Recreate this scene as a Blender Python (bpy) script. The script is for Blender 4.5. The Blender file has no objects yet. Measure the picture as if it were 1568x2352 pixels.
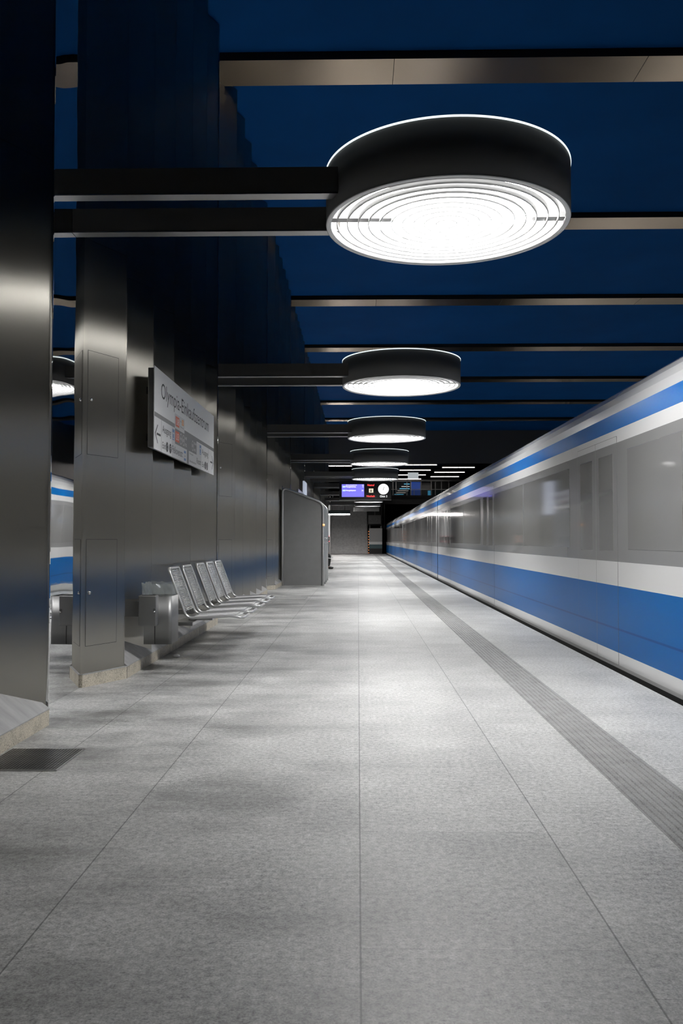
import bpy, bmesh, math, random
from mathutils import Vector, Matrix
random.seed(7)
PI = math.pi
scene = bpy.context.scene
COL = scene.collection

# ------------------------------------------------------------------ helpers
def s2l(c):
    c = c / 255.0
    return c / 12.92 if c <= 0.04045 else ((c + 0.055) / 1.055) ** 2.4
def rgb(r, g, b):
    return (s2l(r), s2l(g), s2l(b), 1.0)
def gray(v):
    return (v, v, v, 1.0)

def bm_new():
    return bmesh.new()

def box(bm, x0, x1, y0, y1, z0, z1, mi=0, bev=0.0):
    r = bmesh.ops.create_cube(bm, size=1.0)
    vs = r['verts']
    for v in vs:
        v.co = Vector(((x0 + x1) / 2 + v.co.x * (x1 - x0), (y0 + y1) / 2 + v.co.y * (y1 - y0), (z0 + z1) / 2 + v.co.z * (z1 - z0)))
    fs = set(f for v in vs for f in v.link_faces)
    for f in fs:
        f.material_index = mi
    if bev > 0:
        es = list(set(e for v in vs for e in v.link_edges))
        rb = bmesh.ops.bevel(bm, geom=es, offset=bev, segments=2, affect='EDGES', profile=0.5)
        for f in rb['faces']:
            f.material_index = mi

def prism(bm, pts, fn, a0, a1, mi=0, caps=True, mis=None, closed=True):
    """extrude a 2D outline; fn(p, a) -> 3D"""
    n = len(pts)
    A = [bm.verts.new(fn(p, a0)) for p in pts]
    B = [bm.verts.new(fn(p, a1)) for p in pts]
    for i in range(n if closed else n - 1):
        j = (i + 1) % n
        f = bm.faces.new((A[i], A[j], B[j], B[i]))
        f.material_index = mis[i] if mis else mi
    if caps and closed:
        f = bm.faces.new(list(reversed(A))); f.material_index = mi
        f = bm.faces.new(B); f.material_index = mi

def tube(bm, pts, r, seg=10, closed=False, mi=0, smooth=True):
    pts = [Vector(p) for p in pts]
    n = len(pts)
    rings = []
    up = None
    for i in range(n):
        if closed:
            d = (pts[(i + 1) % n] - pts[(i - 1) % n]).normalized()
        else:
            d = (pts[min(i + 1, n - 1)] - pts[max(i - 1, 0)]).normalized()
        if up is None:
            up = Vector((0, 0, 1)) if abs(d.z) < 0.9 else Vector((0, 1, 0))
        a = (up - d * up.dot(d))
        if a.length < 1e-5:
            a = d.orthogonal()
        a.normalize(); up = a
        b = d.cross(a)
        rings.append([bm.verts.new(pts[i] + (a * math.cos(2 * PI * k / seg) + b * math.sin(2 * PI * k / seg)) * r) for k in range(seg)])
    m = n if closed else n - 1
    for i in range(m):
        R0, R1 = rings[i], rings[(i + 1) % n]
        for k in range(seg):
            f = bm.faces.new((R0[k], R0[(k + 1) % seg], R1[(k + 1) % seg], R1[k]))
            f.material_index = mi; f.smooth = smooth
    if not closed:
        f = bm.faces.new(list(reversed(rings[0]))); f.material_index = mi
        f = bm.faces.new(rings[-1]); f.material_index = mi

def lathe(bm, prof, seg=64, c=(0, 0, 0), mi=0, closed=False, smooth=True):
    """prof: list of (r, z); revolved about the vertical through c"""
    rings = []
    for r, z in prof:
        if r < 1e-6:
            rings.append([bm.verts.new((c[0], c[1], c[2] + z))])
        else:
            rings.append([bm.verts.new((c[0] + r * math.cos(2 * PI * k / seg), c[1] + r * math.sin(2 * PI * k / seg), c[2] + z)) for k in range(seg)])
    n = len(rings)
    for i in range(n if closed else n - 1):
        A, B = rings[i], rings[(i + 1) % n]
        for k in range(seg):
            k2 = (k + 1) % seg
            if len(A) == 1 and len(B) == 1:
                continue
            if len(A) == 1:
                f = bm.faces.new((A[0], B[k2], B[k]))
            elif len(B) == 1:
                f = bm.faces.new((A[k], A[k2], B[0]))
            else:
                f = bm.faces.new((A[k], A[k2], B[k2], B[k]))
            f.material_index = mi; f.smooth = smooth

def fillet(pts, r, seg=5):
    """round the inner corners of an open polyline"""
    pts = [Vector(p) for p in pts]
    out = [pts[0]]
    for i in range(1, len(pts) - 1):
        p = pts[i]; a = pts[i - 1] - p; b = pts[i + 1] - p
        rr = min(r, a.length * 0.45, b.length * 0.45)
        p0 = p + a.normalized() * rr; p1 = p + b.normalized() * rr
        for k in range(seg + 1):
            t = k / seg
            out.append(p0 * (1 - t) ** 2 + p * 2 * t * (1 - t) + p1 * t * t)
    out.append(pts[-1])
    return out

def obj(name, bm, mats, parent=None, recalc=True):
    if recalc:
        bmesh.ops.recalc_face_normals(bm, faces=bm.faces[:])
    me = bpy.data.meshes.new(name)
    bm.to_mesh(me); bm.free()
    o = bpy.data.objects.new(name, me)
    if not isinstance(mats, (list, tuple)):
        mats = [mats]
    for m in mats:
        me.materials.append(m)
    COL.objects.link(o)
    if parent is not None:
        o.parent = parent
    return o

def tag(o, label=None, cat=None, group=None, kind=None):
    if label: o['label'] = label
    if cat: o['category'] = cat
    if group: o['group'] = group
    if kind: o['kind'] = kind
    return o

def thing(name, label, cat, loc=(0, 0, 0), group=None):
    o = bpy.data.objects.new(name, None)
    o.empty_display_size = 0.1
    COL.objects.link(o)
    o.location = loc
    return tag(o, label, cat, group)

def structure(name, bm, mats, label=None):
    return tag(obj(name, bm, mats), label, None, None, 'structure')

def dup(root, loc, label=None, group=None):
    r = root.copy(); COL.objects.link(r); r.location = loc
    if label: r['label'] = label
    if group: r['group'] = group
    for ch in list(root.children):
        c = ch.copy(); COL.objects.link(c); c.parent = r
        for g in list(ch.children):
            d = g.copy(); COL.objects.link(d); d.parent = c
    return r

_text_cache = {}
def text_mesh(s):
    if s not in _text_cache:
        cu = bpy.data.curves.new('lettering_source', 'FONT')
        cu.body = s
        cu.resolution_u = 3
        o = bpy.data.objects.new('lettering_source', cu)
        COL.objects.link(o)
        dg = bpy.context.evaluated_depsgraph_get(); dg.update()
        me = bpy.data.meshes.new_from_object(o.evaluated_get(dg))
        vs = [v.co.copy() for v in me.vertices]
        fs = [tuple(p.vertices) for p in me.polygons]
        bpy.data.objects.remove(o); bpy.data.curves.remove(cu); bpy.data.meshes.remove(me)
        _text_cache[s] = (vs, fs)
    return _text_cache[s]

def text_into(bm, s, u0, u1, v0, v1, fn, mi=0):
    """place the lettering so its outline fills the rectangle u0..u1, v0..v1; fn(u, v) -> 3D"""
    vs, fs = text_mesh(s)
    xs = [v.x for v in vs]; ys = [v.y for v in vs]
    ax, bx_, ay, by = min(xs), max(xs), min(ys), max(ys)
    nv = [bm.verts.new(fn(u0 + (v.x - ax) / (bx_ - ax) * (u1 - u0), v0 + (v.y - ay) / max(by - ay, 1e-6) * (v1 - v0))) for v in vs]
    for f in fs:
        try:
            ff = bm.faces.new([nv[i] for i in f]); ff.material_index = mi
        except ValueError:
            pass

def quad(bm, u0, u1, v0, v1, fn, mi=0):
    f = bm.faces.new([bm.verts.new(fn(u, v)) for u, v in ((u0, v0), (u1, v0), (u1, v1), (u0, v1))]); f.material_index = mi
def poly(bm, pts, fn, mi=0):
    f = bm.faces.new([bm.verts.new(fn(u, v)) for u, v in pts]); f.material_index = mi
def ring2d(bm, cu, cv, r0, r1, fn, mi=0, n=28, su=1.0):
    A = [bm.verts.new(fn(cu + su * r0 * math.cos(2 * PI * k / n), cv + r0 * math.sin(2 * PI * k / n))) for k in range(n)]
    B = [bm.verts.new(fn(cu + su * r1 * math.cos(2 * PI * k / n), cv + r1 * math.sin(2 * PI * k / n))) for k in range(n)]
    for k in range(n):
        f = bm.faces.new((A[k], A[(k + 1) % n], B[(k + 1) % n], B[k])); f.material_index = mi
def disc2d(bm, cu, cv, r, fn, mi=0, n=28, su=1.0):
    poly(bm, [(cu + su * r * math.cos(2 * PI * k / n), cv + r * math.sin(2 * PI * k / n)) for k in range(n)], fn, mi)

# ------------------------------------------------------------------ materials
class NT:
    def __init__(self, name):
        self.m = bpy.data.materials.new(name); self.m.use_nodes = True
        self.t = self.m.node_tree; self.n = self.t.nodes; self.l = self.t.links
        self.b = self.n['Principled BSDF']
    def node(self, ty, **kw):
        x = self.n.new(ty)
        for k, v in kw.items(): setattr(x, k, v)
        return x
    def link(self, a, b): self.l.new(a, b)
    def math(self, op, a, b=None, c=None, clamp=False):
        x = self.n.new('ShaderNodeMath'); x.operation = op; x.use_clamp = clamp
        for i, v in enumerate((a, b, c)):
            if v is None: continue
            if isinstance(v, (int, float)): x.inputs[i].default_value = v
            else: self.l.new(v, x.inputs[i])
        return x.outputs[0]
    def pos(self, scale=(1, 1, 1)):
        g = self.n.new('ShaderNodeNewGeometry')
        mp = self.n.new('ShaderNodeMapping'); mp.inputs['Scale'].default_value = scale
        self.l.new(g.outputs['Position'], mp.inputs['Vector'])
        return mp.outputs[0]
    def noise(self, vec, scale, detail=3, rough=0.55):
        x = self.n.new('ShaderNodeTexNoise'); x.inputs['Scale'].default_value = scale
        x.inputs['Detail'].default_value = detail; x.inputs['Roughness'].default_value = rough
        self.l.new(vec, x.inputs['Vector']); return x.outputs['Fac']
    def ramp(self, fac, stops):
        x = self.n.new('ShaderNodeValToRGB')
        e = x.color_ramp.elements
        while len(e) < len(stops): e.new(0.5)
        for i, (p, c) in enumerate(stops): e[i].position = p; e[i].color = c
        self.l.new(fac, x.inputs['Fac']); return x.outputs['Color']
    def bump(self, h, strength=0.1, dist=0.01):
        x = self.n.new('ShaderNodeBump'); x.inputs['Strength'].default_value = strength; x.inputs['Distance'].default_value = dist
        self.l.new(h, x.inputs['Height']); self.l.new(x.outputs['Normal'], self.b.inputs['Normal'])

def mat(name, col, rough=0.5, metal=0.0, spec=0.5, coat=0.0, emit=None, es=0.0, var=0.0, vscale=6.0, stretch=(1, 1, 1)):
    n = NT(name); b = n.b
    b.inputs['Base Color'].default_value = col
    b.inputs['Roughness'].default_value = rough; b.inputs['Metallic'].default_value = metal
    b.inputs['Specular IOR Level'].default_value = spec
    b.inputs['Coat Weight'].default_value = coat; b.inputs['Coat Roughness'].default_value = 0.06
    if emit is not None:
        b.inputs['Emission Color'].default_value = emit; b.inputs['Emission Strength'].default_value = es
    if var > 0:
        f = n.noise(n.pos(stretch), vscale, 4)
        lo = tuple(c * (1 - var) for c in col[:3]) + (1,); hi = tuple(min(1, c * (1 + var)) for c in col[:3]) + (1,)
        n.link(n.ramp(f, [(0.3, lo), (0.7, hi)]), b.inputs['Base Color'])
    return n.m

def brushed(name, col, rough=0.3, aniso=0.85, axis='h', var=0.12, metal=1.0, broad=0.0):
    """steel with a brushed grain: highlights spread across the grain"""
    n = NT(name); b = n.b
    b.inputs['Metallic'].default_value = metal
    b.inputs['Anisotropic'].default_value = aniso
    g = n.node('ShaderNodeNewGeometry')
    cr = n.node('ShaderNodeVectorMath', operation='CROSS_PRODUCT')
    n.link(g.outputs['Normal'], cr.inputs[0])
    cr.inputs[1].default_value = (0, 0, 1) if axis == 'h' else (1, 0, 0)
    nm = n.node('ShaderNodeVectorMath', operation='NORMALIZE'); n.link(cr.outputs[0], nm.inputs[0])
    n.link(nm.outputs[0], b.inputs['Tangent'])
    b.inputs['Base Color'].default_value = col
    b.inputs['Roughness'].default_value = rough
    if broad > 0:                       # a second, softer lobe of the same brushed surface
        lobes = []
        for ax, ay, di in ((rough, 0.03, 'BECKMANN'), (rough, 0.09, 'GGX')):
            q = n.node('ShaderNodeBsdfAnisotropic', distribution=di)
            q.inputs['Color'].default_value = col
            q.inputs['Roughness'].default_value = (ax * ay) ** 0.25
            q.inputs['Anisotropy'].default_value = -(1.0 - (ay / ax) ** 0.5)
            n.link(nm.outputs[0], q.inputs['Tangent'])
            lobes.append(q)
        mx = n.node('ShaderNodeMixShader'); mx.inputs[0].default_value = broad
        n.link(lobes[0].outputs[0], mx.inputs[1]); n.link(lobes[1].outputs[0], mx.inputs[2])
        n.link(mx.outputs[0], n.n['Material Output'].inputs['Surface'])
    return n.m

def emitter(name, col, strength):
    n = NT(name)
    b = n.b
    b.inputs['Base Color'].default_value = gray(0.5)
    b.inputs['Emission Color'].default_value = col; b.inputs['Emission Strength'].default_value = strength
    return n.m

M = {}
M['steel'] = brushed('brushed_steel', (0.51, 0.49, 0.44, 1), 0.95, 1.0, broad=0.42)
M['steel_plain'] = mat('satin_steel', gray(0.42), 0.32, 1.0, var=0.06)
M['steel_bright'] = mat('bright_steel', gray(0.62), 0.16, 1.0)
M['steel_dark'] = mat('dark_gap', gray(0.01), 0.6)
M['bin_steel'] = brushed('bin_steel', gray(0.27), 0.50, 0.4)
M['kiosk'] = mat('grey_lacquered_sheet', gray(0.18), 0.45, 0.0, 0.5, var=0.05)
M['arm'] = mat('black_brown_steel', (0.065, 0.061, 0.055, 1), 0.45, 0.0, 0.5)
M['drum'] = mat('dark_grey_lamp_paint', gray(0.085), 0.5, 0.0, 0.4)
M['drum_in'] = mat('satin_lamp_reflector', gray(0.11), 0.35, 0.0, 0.4)
M['louvre'] = mat('aluminium_louvre', gray(0.28), 0.4, 0.3)
M['glow'] = emitter('lamp_tubes', (1.0, 0.995, 0.98, 1), 66.0)
M['rim'] = emitter('lamp_top_slit', (0.9, 1.0, 1.0, 1), 1.1)
M['strip'] = emitter('strip_light', (1.0, 0.93, 0.88, 1), 6.0)
M['strip_bright'] = emitter('bright_strip_light', (1.0, 0.96, 0.92, 1), 100.0)
M['black'] = mat('black_plastic', gray(0.012), 0.35)
M['dark'] = mat('dark_concrete', gray(0.06), 0.8, var=0.2, vscale=0.6)
M['darker'] = mat('near_black_concrete', gray(0.012), 0.9)  # even near-black tone for track bed and end walls
M['white_paint'] = mat('white_enamel', gray(0.8), 0.4)
M['sign_white'] = mat('white_sign_face', gray(0.80), 0.35)
M['sign_pale'] = mat('pale_grey_sign_patch', gray(0.62), 0.35)
M['sign_band'] = mat('mid_grey_sign_band', gray(0.20), 0.4)
M['ink'] = mat('charcoal_lettering', gray(0.035), 0.5)
M['orange'] = mat('orange_line_badge', rgb(214, 92, 52), 0.4)
M['amber'] = mat('amber_line_badge', rgb(225, 150, 70), 0.4)
M['signblue'] = mat('blue_pictogram', rgb(90, 130, 180), 0.4)
M['lettering_white'] = mat('white_lettering', gray(0.75), 0.4)
M['granite_kerb'] = None

def granite(name, base, tint=(1, 1, 1), speck=260.0, rough=0.55):
    n = NT(name); b = n.b
    f = n.noise(n.pos(), speck, 2, 0.7)
    g = n.noise(n.pos(), 9.0, 4, 0.6)
    mx = n.math('ADD', n.math('MULTIPLY', f, 0.65), n.math('MULTIPLY', g, 0.35))
    def c(v): return (v * tint[0], v * tint[1], v * tint[2], 1)
    n.link(n.ramp(mx, [(0.34, c(base * 0.45)), (0.5, c(base)), (0.68, c(base * 1.35))]), b.inputs['Base Color'])
    b.inputs['Roughness'].default_value = rough
    return n.m
M['granite_kerb'] = granite('beige_granite_kerb', 0.45, (1.0, 0.91, 0.74), 110)
M['sill'] = mat('grey_stone_sill', gray(0.30), 0.35, 0.0, 0.5, var=0.18, vscale=5, stretch=(1, 3, 1))

def floor_material():
    n = NT('granite_slab_floor'); b = n.b
    g = n.node('ShaderNodeNewGeometry')
    sp = n.node('ShaderNodeSeparateXYZ'); n.link(g.outputs['Position'], sp.inputs[0])
    x, y = sp.outputs[0], sp.outputs[1]
    bounds = [-2.2, -1.50, -0.908, 0.006, 0.712, 1.147, 1.42, 2.4]
    spac = [0.62, 0.69, 1.10, 0.92, 0.77, 5.0, 1.30]
    offs = [0.2, 3.0, 2.80, 2.33, 2.09, 0.0, 4.15]
    w = 0.0021
    joint = None; idsum = None
    for bx_ in bounds[1:-1]:
        j = n.math('LESS_THAN', n.math('ABSOLUTE', n.math('SUBTRACT', x, bx_)), w * 1.25)
        joint = j if joint is None else n.math('MAXIMUM', joint, j)
    for i in range(7):
        inside = n.math('MULTIPLY', n.math('GREATER_THAN', x, bounds[i]), n.math('LESS_THAN', x, bounds[i + 1]))
        q = n.math('DIVIDE', n.math('SUBTRACT', y, offs[i]), spac[i])
        fr = n.math('FRACT', n.math('ADD', q, 100.0))
        d = n.math('MULTIPLY', n.math('MINIMUM', fr, n.math('SUBTRACT', 1.0, fr)), spac[i])
        j = n.math('MULTIPLY', n.math('LESS_THAN', d, w * 0.8), inside)
        joint = n.math('MAXIMUM', joint, n.math('MULTIPLY', j, 0.55))
        idv = n.math('MULTIPLY', n.math('ADD', n.math('FLOOR', q), 37.3 * (i + 1)), inside)
        idsum = idv if idsum is None else n.math('ADD', idsum, idv)
    wn = n.node('ShaderNodeTexWhiteNoise', noise_dimensions='1D'); n.link(idsum, wn.inputs['W'])
    tone = n.math('ADD', n.math('MULTIPLY', wn.outputs['Value'], 0.14), 0.93)
    speck = n.noise(n.pos(), 150.0, 2, 0.75)
    speck2 = n.noise(n.pos(), 46.0, 1, 0.6)
    cloud = n.noise(n.pos((1, 0.55, 1)), 2.2, 3, 0.62)
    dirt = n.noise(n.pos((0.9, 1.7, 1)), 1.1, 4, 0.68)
    v = n.math('ADD', n.math('MULTIPLY', speck, 0.50), n.math('ADD', n.math('MULTIPLY', speck2, 0.30), n.math('MULTIPLY', cloud, 0.20)))
    rp = n.node('ShaderNodeMapRange'); rp.inputs['From Min'].default_value = 0.33; rp.inputs['From Max'].default_value = 0.67
    rp.inputs['To Min'].default_value = 0.13; rp.inputs['To Max'].default_value = 0.66
    n.link(v, rp.inputs['Value'])
    val = n.math('MULTIPLY', rp.outputs[0], tone)
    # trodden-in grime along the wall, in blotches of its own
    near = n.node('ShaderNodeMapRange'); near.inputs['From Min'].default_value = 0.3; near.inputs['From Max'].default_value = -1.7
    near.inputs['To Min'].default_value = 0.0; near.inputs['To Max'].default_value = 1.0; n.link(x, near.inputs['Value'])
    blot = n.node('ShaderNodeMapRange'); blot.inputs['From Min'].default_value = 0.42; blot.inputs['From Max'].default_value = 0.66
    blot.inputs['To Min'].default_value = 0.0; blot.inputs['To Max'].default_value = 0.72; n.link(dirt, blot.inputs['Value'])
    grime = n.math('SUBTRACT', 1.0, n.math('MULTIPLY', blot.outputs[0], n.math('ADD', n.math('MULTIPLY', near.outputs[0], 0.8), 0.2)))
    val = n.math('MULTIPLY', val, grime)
    val = n.math('MULTIPLY', val, n.math('SUBTRACT', 1.0, n.math('MULTIPLY', joint, 0.6)))
    cc = n.node('ShaderNodeCombineXYZ')
    n.link(val, cc.inputs[0]); n.link(val, cc.inputs[1]); n.link(n.math('MULTIPLY', val, 0.985), cc.inputs[2])
    n.link(cc.outputs[0], b.inputs['Base Color'])
    n.link(n.math('ADD', n.math('MULTIPLY', cloud, 0.18), 0.38), b.inputs['Roughness'])
    return n.m
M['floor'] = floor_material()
M['tactile'] = granite('ribbed_dark_granite', 0.24, (1, 1, 1), 170, 0.6)
M['ceil'] = mat('blue_painted_ceiling', (0.006, 0.088, 0.32, 1), 0.7, 0.0, 0.04, var=0.10, vscale=0.5)
M['beam'] = brushed('warm_steel_beam', (0.60, 0.49, 0.38, 1), 0.26, 0.6, 'x', 0.05)
M['beam_side'] = mat('shaded_beam_side', gray(0.006), 0.6)  # near-black paints in the shade on the upright sides of the steel beams
def mirror_mat():
    n = NT('polished_steel_mirror'); b = n.b
    b.inputs['Metallic'].default_value = 1.0; b.inputs['Roughness'].default_value = 0.02
    f = n.noise(n.pos((1, 0.7, 1.3)), 1.6, 1, 0.4)
    sm = n.noise(n.pos((1, 1, 0.6)), 3.0, 4)
    n.link(n.ramp(sm, [(0.3, gray(0.66)), (0.7, gray(0.78))]), b.inputs['Base Color'])
    n.bump(f, 0.35, 0.012)
    return n.m
M['mirror'] = mirror_mat()
M['glass'] = None
def glass_mat(name, col, alpha):
    n = NT(name); b = n.b
    b.inputs['Base Color'].default_value = col; b.inputs['Roughness'].default_value = 0.03
    b.inputs['Alpha'].default_value = alpha
    return n.m
M['glass'] = glass_mat('railing_glass', (0.03, 0.08, 0.09, 1), 0.35)
M['bag'] = glass_mat('clear_bin_liner', (0.50, 0.54, 0.52, 1), 0.12)
M['seat_wire'] = mat('seat_wire_steel', gray(0.60), 0.34, 0.75)
# train
M['t_white'] = mat('train_white_paint', gray(0.62), 0.28, 0.0, 0.5, coat=0.6)
M['t_blue'] = mat('train_blue_paint', (0.0, 0.095, 0.31, 1), 0.28, 0.0, 0.5)
M['t_blue'].node_tree.nodes['Principled BSDF'].inputs['IOR'].default_value = 1.16
M['t_bluedark'] = mat('train_blue_seam', (0.0, 0.05, 0.2, 1), 0.28, 0.0, 0.5)
M['t_bluedark'].node_tree.nodes['Principled BSDF'].inputs['IOR'].default_value = 1.16
M['t_silver'] = mat('train_silver_paint', gray(0.30), 0.24, 0.25, 0.5, coat=0.6)
M['t_glass'] = mat('train_window_glass', gray(0.22), 0.06, 0.0, 0.6, coat=1.0)
M['t_roof'] = mat('train_roof_paint', gray(0.66), 0.24, 0.2, 0.5, coat=0.5)
M['t_black'] = mat('train_underframe', gray(0.012), 0.7)
M['seam'] = mat('door_rubber_seam', gray(0.14), 0.5)

# ------------------------------------------------------------------ camera
F_PX = 1955.0
th = math.atan(64 / F_PX); ph = math.atan(38 * math.cos(th) / F_PX)
cam = bpy.data.cameras.new('camera'); cam_o = bpy.data.objects.new('camera', cam); COL.objects.link(cam_o)
cam.sensor_fit = 'HORIZONTAL'; cam.sensor_width = 24.0
cam.lens = 24.0 * F_PX / 1568.0
cam.clip_start = 0.05; cam.clip_end = 400
cam_o.location = (0, 0, 1.1)
cam_o.rotation_euler = (PI / 2 + th, 0, ph)
scene.camera = cam_o

# ------------------------------------------------------------------ setting: floor, ceiling, far walls
CEIL = 7.92
P = 6.09                 # module of wall, lamps and beams
T0 = 5.11                # first louvre tip
TIP = -1.855             # platform-side line of the louvre tips
MIR = -2.065             # plane of the mirrors in the recesses
Y_BACK, Y_END = -11.0, 68.0

bm = bm_new()
box(bm, -2.6, 2.15, Y_BACK, 54.2, -0.30, 0.0)
box(bm, -6.0, 2.15, 54.2, Y_END, -0.30, 0.0)
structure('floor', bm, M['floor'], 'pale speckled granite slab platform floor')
bm = bm_new()
box(bm, 1.75, 2.10, Y_BACK, Y_END + 40, -1.6, -0.302)
box(bm, 2.10, 13.5, Y_BACK, Y_END + 40, -1.8, -1.5)
structure('trim_1', bm, M['darker'], 'dark track bed below the platform edge')
# ribbed guidance strip
bm = bm_new()
rib0, rib1, nr = 1.147, 1.42, 9
pw = (rib1 - rib0) / nr
prof = [(rib0, 0.0005)]
for i in range(nr):
    a = rib0 + i * pw
    prof += [(a + pw * 0.18, 0.0008), (a + pw * 0.30, 0.0055), (a + pw * 0.78, 0.0055), (a + pw * 0.92, 0.0008)]
prof += [(rib1, 0.0005)]
prism(bm, prof, lambda p, a: (p[0], a, p[1]), Y_BACK, Y_END - 0.3, closed=False)
structure('trim_2', bm, M['tactile'], 'ribbed grey guidance strip along the platform edge')

bm = bm_new()
box(bm, -2.7, 13.75, Y_BACK, 53.9, CEIL + 0.12, CEIL + 0.5)
structure('ceiling', bm, M['ceil'], 'deep blue painted hall ceiling')
bm = bm_new()
box(bm, -6.0, 18.0, 54.2, 103.0, CEIL + 0.4, CEIL + 0.7)
structure('ceiling_hall', bm, mat('dark_blue_hall_ceiling', (0.012, 0.03, 0.07, 1), 0.7, var=0.1), 'dark bluish ceiling of the upper hall')
bm = bm_new(); box(bm, -6.0, 18.0, 53.9, 54.2, 5.95, CEIL + 0.7)
structure('wall_bulkhead', bm, mat('bulkhead_paint', (0.085, 0.087, 0.095, 1), 0.7), 'dark bulkhead where the blue ceiling ends')
bm = bm_new(); box(bm, 13.45, 13.75, Y_BACK, 53.9, -1.8, CEIL + 0.2)
structure('wall_right', bm, M['steel_plain'], 'steel wall of the opposite platform')
bm = bm_new(); box(bm, 9.3, 13.45, Y_BACK, 53.9, -1.45, 0.0)
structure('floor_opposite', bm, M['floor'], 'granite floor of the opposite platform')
bm = bm_new(); box(bm, -2.7, 16.3, Y_BACK - 0.3, Y_BACK, -1.8, CEIL + 0.6)
structure('wall_back', bm, M['dark'], 'dark end wall behind')
bm = bm_new(); box(bm, -2.75, -2.45, Y_BACK, 53.8, -0.3, CEIL + 0.5)
structure('wall_left', bm, M['steel_dark'], 'dark backing wall behind the steel louvres')

# ceiling beams, one per module
for k in range(-2, 7):
    y1 = 12.55 + 6.05 * k
    bm = bm_new()
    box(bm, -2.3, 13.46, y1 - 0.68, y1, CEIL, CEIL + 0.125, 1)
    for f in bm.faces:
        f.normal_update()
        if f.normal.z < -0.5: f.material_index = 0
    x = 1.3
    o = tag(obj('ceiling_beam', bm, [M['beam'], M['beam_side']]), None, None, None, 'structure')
    # cover-strip joints of the cladding
    bm = bm_new()
    for xx in (0.52, 4.1, 8.0, 11.6):
        box(bm, xx - 0.004, xx + 0.004, y1 - 0.679, y1 - 0.001, CEIL - 0.0008, CEIL + 0.001)
    obj('joint', bm, M['steel_dark'], o)

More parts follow.
